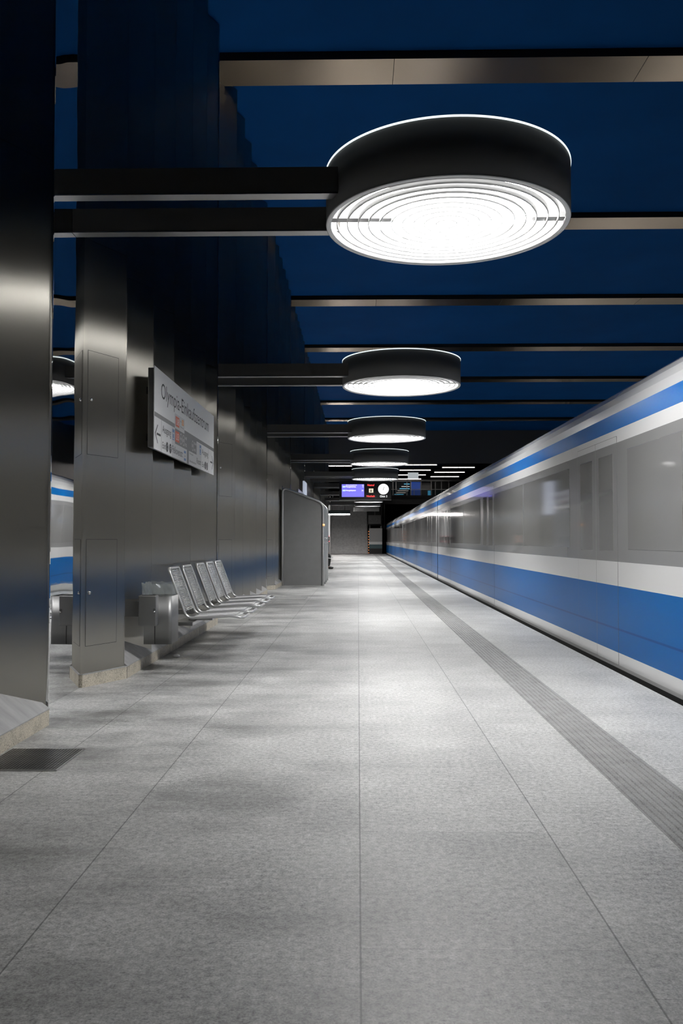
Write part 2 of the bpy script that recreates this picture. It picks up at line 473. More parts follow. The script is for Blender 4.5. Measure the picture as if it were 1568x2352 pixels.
# ------------------------------------------------------------------ left wall: repeated steel modules
VAL = -2.235
SPLIT = 3.385            # height of the joint between lower and upper sheets
def sheet(bm, p0, p1, z0, z1, t=0.012, mi=0):
    d = Vector((p1[0] - p0[0], p1[1] - p0[1])); nrm = Vector((d.y, -d.x)).normalized()
    if nrm.x < 0 and abs(nrm.x) > 1e-6: nrm = -nrm
    pts = [(p0[0], p0[1]), (p1[0], p1[1]), (p1[0] - nrm.x * t, p1[1] - nrm.y * t), (p0[0] - nrm.x * t, p0[1] - nrm.y * t)]
    prism(bm, pts, lambda p, a: (p[0], p[1], a), z0, z1, mi)
tips = [1.65 + (P - 1.65) * i / 5 for i in range(6)]         # wide panel, then five narrow ones
def wall_module(first):
    root = bpy.data.objects.new('wall_module', None); COL.objects.link(root)
    root['kind'] = 'structure'
    # mirror in the recess
    bm = bm_new()
    sheet(bm, (MIR, 0.0), (MIR, 1.235), 0.0, CEIL + 0.10)
    sheet(bm, (TIP + 0.004, -0.012), (MIR, 0.0), 0.06, CEIL + 0.10)
    obj('mirror_panel', bm, M['mirror'], root)
    # wide panel with its own vertical kerb
    W0, W1 = (MIR - 0.002, 1.215), (TIP, 1.65)
    bm = bm_new()
    sheet(bm, W0, W1, 0.10, SPLIT - 0.0015); sheet(bm, W0, W1, SPLIT + 0.0015, CEIL + 0.10)
    sheet(bm, (TIP - 0.003, 1.651), (VAL, 1.68), 0.05, CEIL + 0.10)
    obj('wide_panel', bm, M['steel'], root)
    for i in range(1, 6):
        y1 = tips[i]; y0 = tips[i - 1] + 0.02
        bm = bm_new()
        A0, A1 = (VAL + (0, 0.0, 0.03, -0.02, 0.02, -0.03)[i], y0), (TIP, y1)
        sheet(bm, A0, A1, 0.05, SPLIT - 0.0015); sheet(bm, A0, A1, SPLIT + 0.0015, CEIL + 0.10)
        if i < 5: sheet(bm, (TIP - 0.003, y1 + 0.001), (VAL, y1 + 0.02), 0.05, CEIL + 0.10)
        obj('louvre_panel', bm, M['steel'], root)
    # granite kerb with its sloping sill
    K = TIP + 0.02
    bm = bm_new()
    face = [(MIR + 0.015, 1.222), (K, 1.655), (K, P - 0.05)]
    back = [(MIR - 0.2, 1.222), (MIR - 0.2, 1.655), (MIR - 0.2, P - 0.05)]
    for i in range(2):
        a, c = face[i], face[i + 1]
        pts = [a, c, back[i + 1], back[i]]
        prism(bm, pts, lambda p, z: (p[0], p[1], z), 0.0, 0.093)
    for yy in (1.655, 3.2, 4.75):                                 # butt joints between kerb stones
        box(bm, K - 0.01, K + 0.0006, yy - 0.002, yy + 0.002, 0.0, 0.0935, 1)
    obj('kerb', bm, [M['granite_kerb'], M['steel_dark']], root)
    bm = bm_new()
    pr = [(K + 0.002, 0.0932), (K + 0.002, 0.099), (VAL - 0.12, 0.099 + 0.77 * (K - VAL + 0.12)), (VAL - 0.12, 0.0932)]
    prism(bm, pr, lambda p, a: (p[0], a, p[1]), 1.66, P - 0.048)
    prism(bm, [(MIR + 0.017, 1.220), (K + 0.002, 1.655), (VAL, 1.655), (VAL, 1.22)], lambda p, z: (p[0], p[1], z), 0.0932, 0.099)
    obj('sill', bm, M['sill'], root)
    # two flush access hatches on the wide panel
    d = Vector((W1[0] - W0[0], W1[1] - W0[1], 0)); L = d.length; d.normalize()
    nr_ = Vector((d.y, -d.x, 0))
    o3 = Vector((W0[0], W0[1], 0))
    for z0, z1, zl in ((1.745, 2.54, 2.165), (0.30, 1.105, 0.70)):
        bm = bm_new()
        a, c = 0.10 * L, 0.80 * L
        fn = lambda u, v, e: o3 + d * u + nr_ * e + Vector((0, 0, v))
        for (u0, u1, v0, v1) in ((a, c, z0, z0 + 0.003), (a, c, z1 - 0.003, z1), (a, a + 0.003, z0, z1), (c - 0.003, c, z0, z1)):
            quad(bm, u0, u1, v0, v1, lambda u, v: fn(u, v, 0.0022), 1)
        prism(bm, [(a + 0.004, z0 + 0.004), (c - 0.004, z0 + 0.004), (c - 0.004, z1 - 0.004), (a + 0.004, z1 - 0.004)], lambda p, e: fn(p[0], p[1], e), 0.0005, 0.003, 0)
        h = obj('access_hatch', bm, [M['steel'], M['ink']], root)
        bm = bm_new()
        lathe(bm, [(0.0, 0.012), (0.008, 0.012), (0.011, 0.008), (0.014, 0.002), (0.014, 0.0)], 20)
        rot = Vector((0, 0, 1)).rotation_difference(nr_).to_matrix().to_4x4()
        bmesh.ops.transform(bm, matrix=Matrix.Translation(fn(a + 0.035, zl, 0.003)) @ rot, verts=bm.verts[:])
        obj('lock', bm, M['steel_bright'], h)
    return root
wm = wall_module(True)
wm.location = (0, T0, 0)
for k in list(range(-3, 0)) + list(range(1, 8)):
    dup(wm, (0, T0 + k * P, 0))

# ------------------------------------------------------------------ drum lamps on twin wall arms
LX, LY, LZ0, LZ1, LR = 0.605, 5.76, 3.24, 3.587, 0.822
def make_lamp():
    r = thing('drum_lamp', 'largest round drum lamp on twin arms, first of the row', 'lamp', (LX, LY, LZ0), 'drum lamps in a row over the platform')
    H = LZ1 - LZ0
    bm = bm_new()
    lathe(bm, [(LR - 0.012, 0.0), (LR, 0.0), (LR, H), (LR - 0.03, H), (0.0, H)], 128)
    obj('drum', bm, M['drum'], r)
    bm = bm_new()
    lathe(bm, [(LR - 0.013, 0.001), (LR - 0.013, 0.20), (LR - 0.10, 0.27), (0.0, 0.27)], 96)
    obj('reflector', bm, M['drum_in'], r)
    bm = bm_new()
    lathe(bm, [(LR - 0.002, H + 0.001), (LR + 0.004, H + 0.003), (LR + 0.004, H + 0.012), (LR - 0.012, H + 0.012)], 128)
    obj('light_slit', bm, M['rim'], r)
    bm = bm_new()
    lathe(bm, [(0.0, 0.095), (0.55, 0.095), (0.57, 0.115), (0.57, 0.22), (0.0, 0.22)], 96)
    obj('light_source', bm, M['glow'], r)
    bm = bm_new()
    for q in (0.07, 0.15, 0.225, 0.30, 0.375, 0.455, 0.53, 0.60, 0.675, 0.745):
        lathe(bm, [(q, 0.012), (q + 0.004, 0.012), (q + 0.004, 0.045), (q, 0.045)], 72, closed=True)
    obj('louvre_rings', bm, M['louvre'], r)
    bm = bm_new()
    lathe(bm, [(LR - 0.034, 0.004), (LR - 0.030, -0.003), (LR - 0.004, -0.003), (LR + 0.001, 0.004), (LR - 0.013, 0.01), (LR - 0.026, 0.035)], 128)
    obj('rim', bm, M['white_paint'], r)
    for sg, l0 in ((-1, 0.36), (1, 0.58)):
        bm = bm_new()
        box(bm, min(sg * l0, sg * 0.80), max(sg * l0, sg * 0.80), -0.035, 0.035, 0.047, 0.085)
        obj('spoke', bm, M['louvre'], r)
    for sg in (-1, 1):
        bm = bm_new()
        ye = sg * 0.33
        xe = -math.sqrt(LR ** 2 - 0.33 ** 2) + 0.02
        box(bm, MIR - LX + 0.002, xe, ye - 0.045, ye + 0.045, 0.084, 0.254, 0)
        box(bm, MIR - LX + 0.002, xe, ye - 0.047, ye + 0.047, 0.079, 0.088, 1)
        obj('arm', bm, [M['arm'], M['steel_plain']], r)
    return r
lamp = make_lamp()
ordn = ['second', 'third', 'fourth', 'fifth', 'sixth', 'seventh', 'eighth', 'ninth']
lab = ['second round drum lamp from the camera, beyond the largest one',
       'third round drum lamp along the row, mid-sized in view',
       'fourth round drum lamp, just in front of the strip-lit hall',
       'fifth round drum lamp, directly above the blue departure display',
       'sixth drum lamp, hidden behind the departure display',
       'seventh drum lamp, low behind the departure display',
       'eighth lit drum lamp, showing just below the departure display',
       'ninth and farthest lit drum lamp, right above the grey arrow sign']
for k in range(8):
    dup(lamp, (LX, LY + P * (k + 1), LZ0), lab[k])
for k in range(1, 8):
    o_ = dup(lamp, (13.45 + MIR - LX, LY + P * k, LZ0), 'drum lamp over the opposite platform, behind the train', 'drum lamps over the opposite platform')
    o_.rotation_euler = (0, 0, PI)

# ------------------------------------------------------------------ station name sign
SX = -1.66
def make_sign():
    r = thing('station_sign', 'large white and grey station name sign with arrows, above the bench seats', 'sign', (SX, 6.87, 1.842))
    Lw, Hh = 2.85, 0.68
    bm = bm_new(); box(bm, -0.055, -0.002, 0.02, Lw - 0.02, 0.015, Hh - 0.012, 0, 0.004)
    b_ = obj('sign_box', bm, M['steel_plain'], r)
    for yy in (0.30, 2.45):
        for zz_ in (0.10, 0.50):
            bm = bm_new(); box(bm, -0.17, -0.05, yy, yy + 0.05, zz_, zz_ + 0.06)
            obj('bracket', bm, M['arm'], r)
    bm = bm_new(); box(bm, -0.002, 0.004, 0, Lw, 0, Hh)
    obj('sign_face', bm, M['sign_white'], r)
    Z = 1.842
    def fn(e): return lambda u, v: (0.004 + e, u, v - Z)
    a, b2, c = fn(0.0006), fn(0.0012), fn(0.0018)
    bm = bm_new()      # grey band and dark panels
    quad(bm, 0.0, Lw, 2.111, 2.148, a)
    quad(bm, 0.78, 1.81, 1.972, 2.112, a); quad(bm, 1.32, 1.415, 1.842, 1.975, a)
    quad(bm, 0.247, 0.256, 1.842, 2.111, a); quad(bm, 2.497, 2.506, 1.842, 2.111, a)
    obj('grey_band', bm, M['sign_band'], r)
    bm = bm_new()      # pale patches
    quad(bm, 0.77, 1.195, 2.112, 2.248, b2)
    quad(bm, 0.65, 0.78, 1.842, 2.106, a); quad(bm, 0.78, 1.32, 1.842, 1.972, a)
    quad(bm, 1.415, 1.81, 1.842, 1.970, a); quad(bm, 1.81, 2.085, 1.842, 2.104, a)
    obj('pale_patch', bm, M['sign_pale'], r)
    bm = bm_new()
    quad(bm, 0.80, 0.96, 2.134, 2.226, c); quad(bm, 0.79, 0.96, 1.994, 2.092, c)
    obj('orange_badge', bm, M['orange'], r)
    bm = bm_new(); quad(bm, 1.07, 1.155, 2.178, 2.230, c)
    obj('amber_badge', bm, M['amber'], r)
    for v0_ in (1.927, 1.857):
        bm = bm_new(); quad(bm, 1.18, 1.27, v0_, v0_ + 0.023, b2); obj('blue_square', bm, M['signblue'], r)
    for (u0, u1) in ((0.668, 0.757), (1.975, 2.058)):
        bm = bm_new()
        quad(bm, u0, u1, 2.064, 2.092, b2)
        quad(bm, u0, u0 + 0.012, 1.995, 2.064, b2); quad(bm, u1 - 0.012, u1, 1.995, 2.064, b2); quad(bm, u0 + 0.012, u1 - 0.012, 1.995, 2.003, b2)
        quad(bm, (u0 + u1) / 2 - 0.02, (u0 + u1) / 2 + 0.02, 2.012, 2.050, b2)
        obj('lift_pictogram', bm, M['signblue'], r)
    bm = bm_new(); text_into(bm, 'Olympia-Einkaufszentrum', 0.23, 2.50, 2.252, 2.428, b2); obj('lettering', bm, M['ink'], r, recalc=False)
    bm = bm_new(); text_into(bm, 'Ausgang', 0.285, 0.615, 1.992, 2.076, b2); obj('lettering', bm, M['ink'], r, recalc=False)
    bm = bm_new(); text_into(bm, 'Exit', 0.29, 0.41, 1.876, 1.932, b2); obj('lettering', bm, M['ink'], r, recalc=False)
    bm = bm_new(); text_into(bm, 'Pelkovenstr.', 0.67, 1.14, 1.878, 1.945, b2); obj('lettering', bm, M['ink'], r, recalc=False)
    bm = bm_new(); text_into(bm, 'Olympia-', 1.45, 1.64, 1.938, 1.960, b2); obj('lettering', bm, M['ink'], r, recalc=False)
    bm = bm_new(); text_into(bm, 'Einkaufszentrum', 1.45, 1.79, 1.868, 1.890, b2); obj('lettering', bm, M['ink'], r, recalc=False)
    bm = bm_new(); text_into(bm, 'Riesstr.', 1.82, 2.075, 1.884, 1.945, b2); obj('lettering', bm, M['ink'], r, recalc=False)
    bm = bm_new(); text_into(bm, 'Ausgang', 2.11, 2.475, 1.992, 2.070, b2); obj('lettering', bm, M['ink'], r, recalc=False)
    bm = bm_new(); text_into(bm, 'Exit', 2.12, 2.26, 1.876, 1.930, b2); obj('lettering', bm, M['ink'], r, recalc=False)
    bm = bm_new(); text_into(bm, 'Bus', 1.0, 1.05, 2.198, 2.212, c); obj('lettering', bm, M['ink'], r, recalc=False)
    bm = bm_new(); text_into(bm, 'Richtung', 1.0, 1.15, 2.145, 2.160, c); obj('lettering', bm, M['ink'], r, recalc=False)
    bm = bm_new(); text_into(bm, 'i', 1.215, 1.235, 1.890, 1.915, c); obj('lettering', bm, M['ink'], r, recalc=False)
    # arrows
    for U in ((lambda x: x + 0.02), (lambda x: 2.82 - x)):
        f = (lambda U: (lambda p, q: b2(U(p), q)))(U)
        bm = bm_new()
        poly(bm, [(0.0, 1.975), (0.085, 2.052), (0.105, 2.052), (0.025, 1.975)], f)
        poly(bm, [(0.0, 1.975), (0.025, 1.975), (0.105, 1.898), (0.085, 1.898)], f)
        quad(bm, 0.06, 0.20, 1.966, 1.984, f)
        obj('arrow', bm, M['ink'], r, recalc=False)
    d2 = fn(0.0024)
    for cu, t in ((0.465, 'C'), (0.592, 'F'), (2.315, 'A'), (2.42, 'B')):
        bm = bm_new(); disc2d(bm, cu, 1.905, 0.044, b2); dd = obj('exit_disc', bm, M['ink'], r, recalc=False)
        bm = bm_new(); text_into(bm, t, cu - 0.015, cu + 0.015, 1.883, 1.927, d2); obj('lettering', bm, M['lettering_white'], dd, recalc=False)
    for t, u0, u1, v0, v1 in (('U8', 0.825, 0.935, 2.150, 2.210), ('U3', 0.82, 0.935, 2.012, 2.075), ('U3', 1.085, 1.14, 2.188, 2.220),
                              ('143', 1.21, 1.30, 2.06, 2.088), ('175', 1.21, 1.30, 1.995, 2.023), ('50,60', 1.66, 1.79, 2.06, 2.088), ('143', 1.66, 1.75, 1.995, 2.023)):
        bm = bm_new(); text_into(bm, t, u0, u1, v0, v1, d2); obj('white_lettering', bm, M['lettering_white'], r, recalc=False)
    for cu, t in ((1.03, 'P+R'), (1.15, 'BUS'), (1.60, 'BUS')):
        bm = bm_new(); ring2d(bm, cu, 2.042, 0.046, 0.051, d2, su=0.9)
        text_into(bm, t, cu - 0.035, cu + 0.035, 2.028, 2.056, d2)
        obj('stop_emblem', bm, M['lettering_white'], r, recalc=False)
    return r
sign = make_sign()
sign.scale = (1.054,) * 3; sign.location = (-1.75, 7.24, 1.882)
dup(sign, (-1.75, 24.9, 1.882), 'farther station name sign peeking over the sloped grey kiosk', 'station name signs')
sign['group'] = 'station name signs'

# ------------------------------------------------------------------ bench seats
def make_seat():
    r = thing('bench_seat', 'steel wire bench seat next to the litter bin, nearest of five', 'seat', (-1.53, 7.60, 0.40), 'wall-mounted steel seats')
    w = 0.43
    fr = [(-0.14, 0, 0.40), (-0.02, 0, 0.03), (0.0, 0, 0.0), (0.40, 0, 0.03), (0.46, 0, 0.02)]
    prof = fillet([(-0.150, 0, 0.400), (0.0, 0, 0.0), (0.40, 0, 0.022), (0.462, 0, 0.012)], 0.06, 6)
    bm = bm_new()
    left = [Vector((p.x, 0.0, p.z)) for p in prof]; right = [Vector((p.x, w, p.z)) for p in prof]
    # closed loop: up the near side, across the top, down the far side, across the front
    c = 0.045
    loop = left[::-1]
    top = [Vector((loop[-1].x, 0, loop[-1].z))]
    tx, tz = loop[-1].x, loop[-1].z
    dx, dz = (-0.150, 0.400); dl = math.hypot(dx, dz); dx /= dl; dz /= dl
    def corner(p, d, s):     # rounded corner from direction d into +/-y
        return [p + d * (c * math.sin(a)) + Vector((0, s * c * (1 - math.cos(a)), 0)) for a in (0.4, 0.8, 1.2, PI / 2)]
    up = Vector((dx, 0, dz)); fwd = Vector((0.98, 0, -0.16))
    loop += corner(left[0], up, 1)
    rr = corner(right[0], up, -1)
    loop += rr[::-1]
    loop += right
    loop += corner(right[-1], fwd, -1)
    loop += corner(left[-1], fwd, 1)[::-1]
    tube(bm, loop, 0.0125, 10, closed=True)
    obj('tube_frame', bm, M['seat_wire'], r)
    # wire mesh of the back and of the seat
    def at(t):               # point along the profile by arc length
        return None
    bm = bm_new()
    n = 34
    for i in range(1, n):
        t = i / n
        x = -0.150 * t * 1.08; z = 0.400 * t * 1.08
        if z < 0.055: continue
        tube(bm, [(x, 0.012, z), (x, w - 0.012, z)], 0.0042, 5)
    for yy in (0.11, 0.215, 0.32):
        tube(bm, [(-0.022, yy, 0.045), (-0.165, yy, 0.43)], 0.003, 5)
    obj('back_mesh', bm, M['seat_wire'], r)
    bm = bm_new()
    n = 30
    for i in range(n + 1):
        x = 0.045 + (0.455 - 0.045) * i / n
        z = 0.0 + 0.022 * min(1, x / 0.40) - (0.006 if x > 0.42 else 0)
        tube(bm, [(x, 0.012, z), (x, w - 0.012, z)], 0.0042, 5)
    for yy in (0.11, 0.215, 0.32):
        tube(bm, [(0.03, yy, 0.0), (0.455, yy, 0.016)], 0.003, 5)
    obj('seat_mesh', bm, M['seat_wire'], r)
    bm = bm_new()
    box(bm, -0.02, 0.20, w / 2 - 0.03, w / 2 + 0.03, -0.035, -0.012, 0, 0.003)
    obj('bracket', bm, M['steel_plain'], r)
    return r
seat = make_seat()
SEATY = [7.60, 8.18, 8.89, 9.46, 10.04]
sl = ['second bench seat from the litter bin, paired with the nearest', 'middle bench seat of five, just after the gap',
      'fourth bench seat from the litter bin', 'fifth bench seat, farthest from the litter bin']
for i in range(1, 5):
    dup(seat, (-1.53, SEATY[i], 0.40), sl[i - 1])
def seat_beam(y0, y1, label):
    r = thing('seat_beam', label, 'beam', (-1.6, y0, 0.33), 'wall beams under the seats')
    bm = bm_new(); box(bm, -0.045, 0.12, 0, y1 - y0, 0.0, 0.034, 0, 0.004)
    obj('rail', bm, M['steel_plain'], r)
    for yy in (0.15, (y1 - y0) / 2, y1 - y0 - 0.2):
        bm = bm_new(); box(bm, -0.62, -0.04, yy, yy + 0.08, -0.02, 0.03)
        obj('wall_bracket', bm, M['steel_plain'], r)
seat_beam(7.62, 10.45, 'dark steel beam carrying the five nearest bench seats')
OFF2 = 4 * P
for i in range(5):
    dup(seat, (-1.53, SEATY[i] + OFF2, 0.40), ['steel bench seat behind the kiosk with the seated person', 'second far bench seat behind the kiosk', 'third far bench seat behind the kiosk',
        'fourth far bench seat behind the kiosk', 'last far bench seat behind the kiosk'][i], 'steel seats beyond the kiosk')
seat_beam(7.62 + OFF2, 10.45 + OFF2, 'steel beam under the far bench seats behind the kiosk')

# ------------------------------------------------------------------ litter bin
def make_bin():
    r = thing('litter_bin', 'steel wall-mounted litter bin with clear liner and side ashtray box', 'bin', (-1.675, 7.25, 0.229))
    bm = bm_new()
    x0, x1, y0, y1, h = -0.115, 0.118, -0.15, 0.15, 0.40
    R = 0.03
    out = []
    for cx, cy, a0 in ((x1 - R, y0 + R, -90), (x1 - R, y1 - R, 0), (x0 + 0.004, y1 - 0.004, 90), (x0 + 0.004, y0 + 0.004, 180)):
        rr = R if cx > 0 else 0.004
        for k in range(6):
            a = math.radians(a0 + 90 * k / 5); out.append((cx + rr * math.cos(a), cy + rr * math.sin(a)))
    n = len(out)
    A = [bm.verts.new((p[0], p[1], 0)) for p in out]; B = [bm.verts.new((p[0], p[1], h)) for p in out]
    I = [bm.verts.new((p[0] * 0.96, p[1] * 0.965, h)) for p in out]; J = [bm.verts.new((p[0] * 0.96, p[1] * 0.965, 0.02)) for p in out]
    for k in range(n):
        k2 = (k + 1) % n
        f = bm.faces.new((A[k], A[k2], B[k2], B[k])); f.smooth = True
        bm.faces.new((B[k], B[k2], I[k2], I[k])); bm.faces.new((I[k], I[k2], J[k2], J[k]))
    bm.faces.new(A[::-1]); bm.faces.new(J)
    box(bm, -0.024, -0.017, y0 - 0.0012, y0 + 0.004, 0.002, h - 0.003, 1)
    obj('bin_body', bm, [M['bin_steel'], M['steel_dark']], r, recalc=True)
    # crumpled clear liner folded over the rim
    bm = bm_new()
    rows = [(0.90, 0.18), (0.93, 0.34), (0.97, 0.425), (1.05, 0.492), (1.10, 0.507), (1.10, 0.470), (1.075, 0.425), (1.05, 0.395)]
    N = 44
    rings = []
    for ri, (sc, z) in enumerate(rows):
        ring = []
        for k in range(N):
            t = k / N * 4; s_ = int(t); q = t - s_
            cs = [(x0, y0), (x1, y0), (x1, y1), (x0, y1)]
            p, c2 = cs[s_], cs[(s_ + 1) % 4]
            px, py = p[0] + (c2[0] - p[0]) * q, p[1] + (c2[1] - p[1]) * q
            jx, jy, jz = [(random.random() - 0.5) for _ in range(3)]
            am = 0.016 if ri < 6 else 0.022
            ring.append(bm.verts.new((px * sc + jx * am, py * sc + jy * am, z + jz * 0.018 - (0.02 if ri in (4, 5) and s_ == 1 else 0))))
        rings.append(ring)
    for i in range(len(rows) - 1):
        for k in range(N):
            bm.faces.new((rings[i][k], rings[i][(k + 1) % N], rings[i + 1][(k + 1) % N], rings[i + 1][k]))
    obj('bin_liner', bm, M['bag'], r)
    # ashtray box on the front
    bm = bm_new()
    box(bm, -0.137, 0.011, -0.245, -0.152, 0.161, 0.412, 0, 0.008)
    box(bm, -0.128, 0.002, -0.236, -0.16, 0.4125, 0.4135, 1)
    ab = obj('ashtray_box', bm, [M['bin_steel'], M['steel_dark']], r)
    bm = bm_new()
    lathe(bm, [(0.0, 0.007), (0.006, 0.006), (0.008, 0.0)], 16)
    bmesh.ops.transform(bm, matrix=Matrix.Translation((-0.003, -0.2455, 0.278)) @ Matrix.Rotation(PI / 2, 4, 'X'), verts=bm.verts[:])
    obj('lock', bm, M['steel_bright'], ab)
    bm = bm_new()
    ring = [(-0.003 + 0.008 * math.cos(a), -0.2462, 0.295 + 0.008 * math.sin(a)) for a in [2 * PI * k / 16 for k in range(16)]]
    tube(bm, ring, 0.0016, 6, closed=True)
    obj('emblem', bm, M['ink'], ab)
    for y_ in (-0.20, 0.05):
        bm = bm_new(); box(bm, -0.40, -0.10, y_, y_ + 0.015, 0.235, 0.362)
        obj('wall_bracket', bm, M['bin_steel'], r)
    bm = bm_new(); lathe(bm, [(0.0, 0.009), (0.005, 0.008), (0.006, 0.0)], 14)
    bmesh.ops.transform(bm, matrix=Matrix.Translation((-0.147, -0.2, 0.362)) @ Matrix.Rotation(PI / 2, 4, 'X'), verts=bm.verts[:])
    obj('bolt', bm, M['steel_bright'], r)
    return r
make_bin()

# ------------------------------------------------------------------ floor grates and litter
def grate(x0, x1, y0, y1, label, nx, ny, pit='steel_dark', bar='steel_plain'):
    r = thing('floor_grate', label, 'grate', ((x0 + x1) / 2, (y0 + y1) / 2, 0.0), 'drain grates set in the floor')
    w, l = (x1 - x0) / 2, (y1 - y0) / 2
    bm = bm_new(); box(bm, -w, w, -l, l, 0.0005, 0.0015)
    obj('pit', bm, M[pit], r)
    bm = bm_new()
    for i in range(nx + 1):
        x = -w + 2 * w * i / nx; box(bm, x - 0.0022, x + 0.0022, -l, l, 0.0015, 0.005)
    for i in range(ny + 1):
        y = -l + 2 * l * i / ny; box(bm, -w, w, y - 0.0022, y + 0.0022, 0.0015, 0.005)
    obj('grid', bm, M[bar], r)
    bm = bm_new()
    for s in (-1, 1):
        box(bm, s * w - 0.005, s * w + 0.005, -l - 0.005, l + 0.005, 0.0005, 0.0055); box(bm, -w, w, s * l - 0.005, s * l + 0.005, 0.0005, 0.0055)
    obj('frame', bm, M['steel_plain'], r)
    return r
grate(-1.815, -1.437, 4.062, 4.472, 'dark steel mesh floor grate by the kerb at lower left', 24, 26)
grate(-1.70, -0.97, 15.65, 16.45, 'pale slotted floor grate beyond the bench seats', 30, 3, 'tactile', 'sign_pale')
bm = bm_new()
r_ = bmesh.ops.create_icosphere(bm, subdivisions=2, radius=1.0)
for v in bm.verts:
    v.co = Vector((v.co.x * 0.034, v.co.y * 0.020, max(v.co.z, -0.4) * 0.018 + 0.009)) * (1 + 0.25 * (random.random() - 0.5))
o = obj('paper_scrap', bm, M['white_paint']); o.location = (-1.705, 8.0, 0.0)
o.location.z = 0.003
tag(o, 'crumpled white paper scrap on the floor below the litter bin', 'litter')

# ------------------------------------------------------------------ grey kiosk with sloped tube frame
KX0, KX1, KY0, KY1 = -1.80, -0.845, 20.5, 23.2
rk = thing('service_kiosk', 'grey sheet-metal kiosk with sloped tubular frame beyond the bench seats', 'kiosk', (KX0, KY0, 0))
W_ = KX1 - KX0
outl = [(0, 0), (W_, 0), (W_, 1.93), (W_ - 0.06, 2.0), (0, 2.33)]
bm = bm_new(); prism(bm, outl, lambda p, a: (p[0], a, p[1]), 0.03, KY1 - KY0)
obj('kiosk_body', bm, M['kiosk'], rk)
fl_ = fillet([(W_ + 0.005, 0, 0.0), (W_ + 0.005, 0, 1.99), (-0.02, 0, 2.37), (-0.02, 0, 0.0)], 0.14, 6)
def frame(y, name='tube_frame'):
    bm = bm_new(); tube(bm, [(p.x, y, p.z) for p in fl_], 0.026, 12)
    return obj(name, bm, M['seat_wire'], rk)
frame(0.0)
for i, y in enumerate((0.9, 1.8, KY1 - KY0)):
    frame(y)
bm = bm_new(); tube(bm, [(-0.075, 0.35, 0), (-0.075, 0.35, 2.42)], 0.03, 12)
obj('post', bm, M['steel_plain'], rk)
for i, y in enumerate((0.06, 0.96, 1.84)):
    bm = bm_new(); box(bm, W_ - 0.002, W_ + 0.012, y, y + 0.78, 0.06, 1.86, 0, 0.003)
    d_ = obj('door', bm, M['steel_plain'], rk)
    bm = bm_new(); tube(bm, [(W_ + 0.012, y + 0.08, 1.02), (W_ + 0.05, y + 0.08, 1.02), (W_ + 0.05, y + 0.08, 1.16), (W_ + 0.012, y + 0.08, 1.16)], 0.008, 8)
    obj('handle', bm, M['steel_bright'], d_)
bm = bm_new()
bmesh.ops.create_uvsphere(bm, u_segments=16, v_segments=10, radius=0.03)
for v in bm.verts: v.co += Vector((W_ + 0.02, -0.028, 1.46))
obj('indicator_lamp', bm, emitter('orange_indicator', (1.0, 0.38, 0.04, 1), 1.2), rk)

# lit wall showcase beyond the kiosk
r = thing('wall_showcase', 'pale lit showcase on the steel wall behind the kiosk', 'showcase', (-1.80, 27.2, 1.9))
bm = bm_new(); box(bm, -0.35, 0.08, 0, 1.3, 0, 1.12, 0, 0.01)
obj('case', bm, M['steel_plain'], r)
bm = bm_new(); box(bm, 0.03, 0.085, -0.004, 1.304, 0.03, 1.09)
obj('lit_panel', bm, emitter('showcase_panel', (0.72, 0.80, 1.0, 1), 0.45), r)

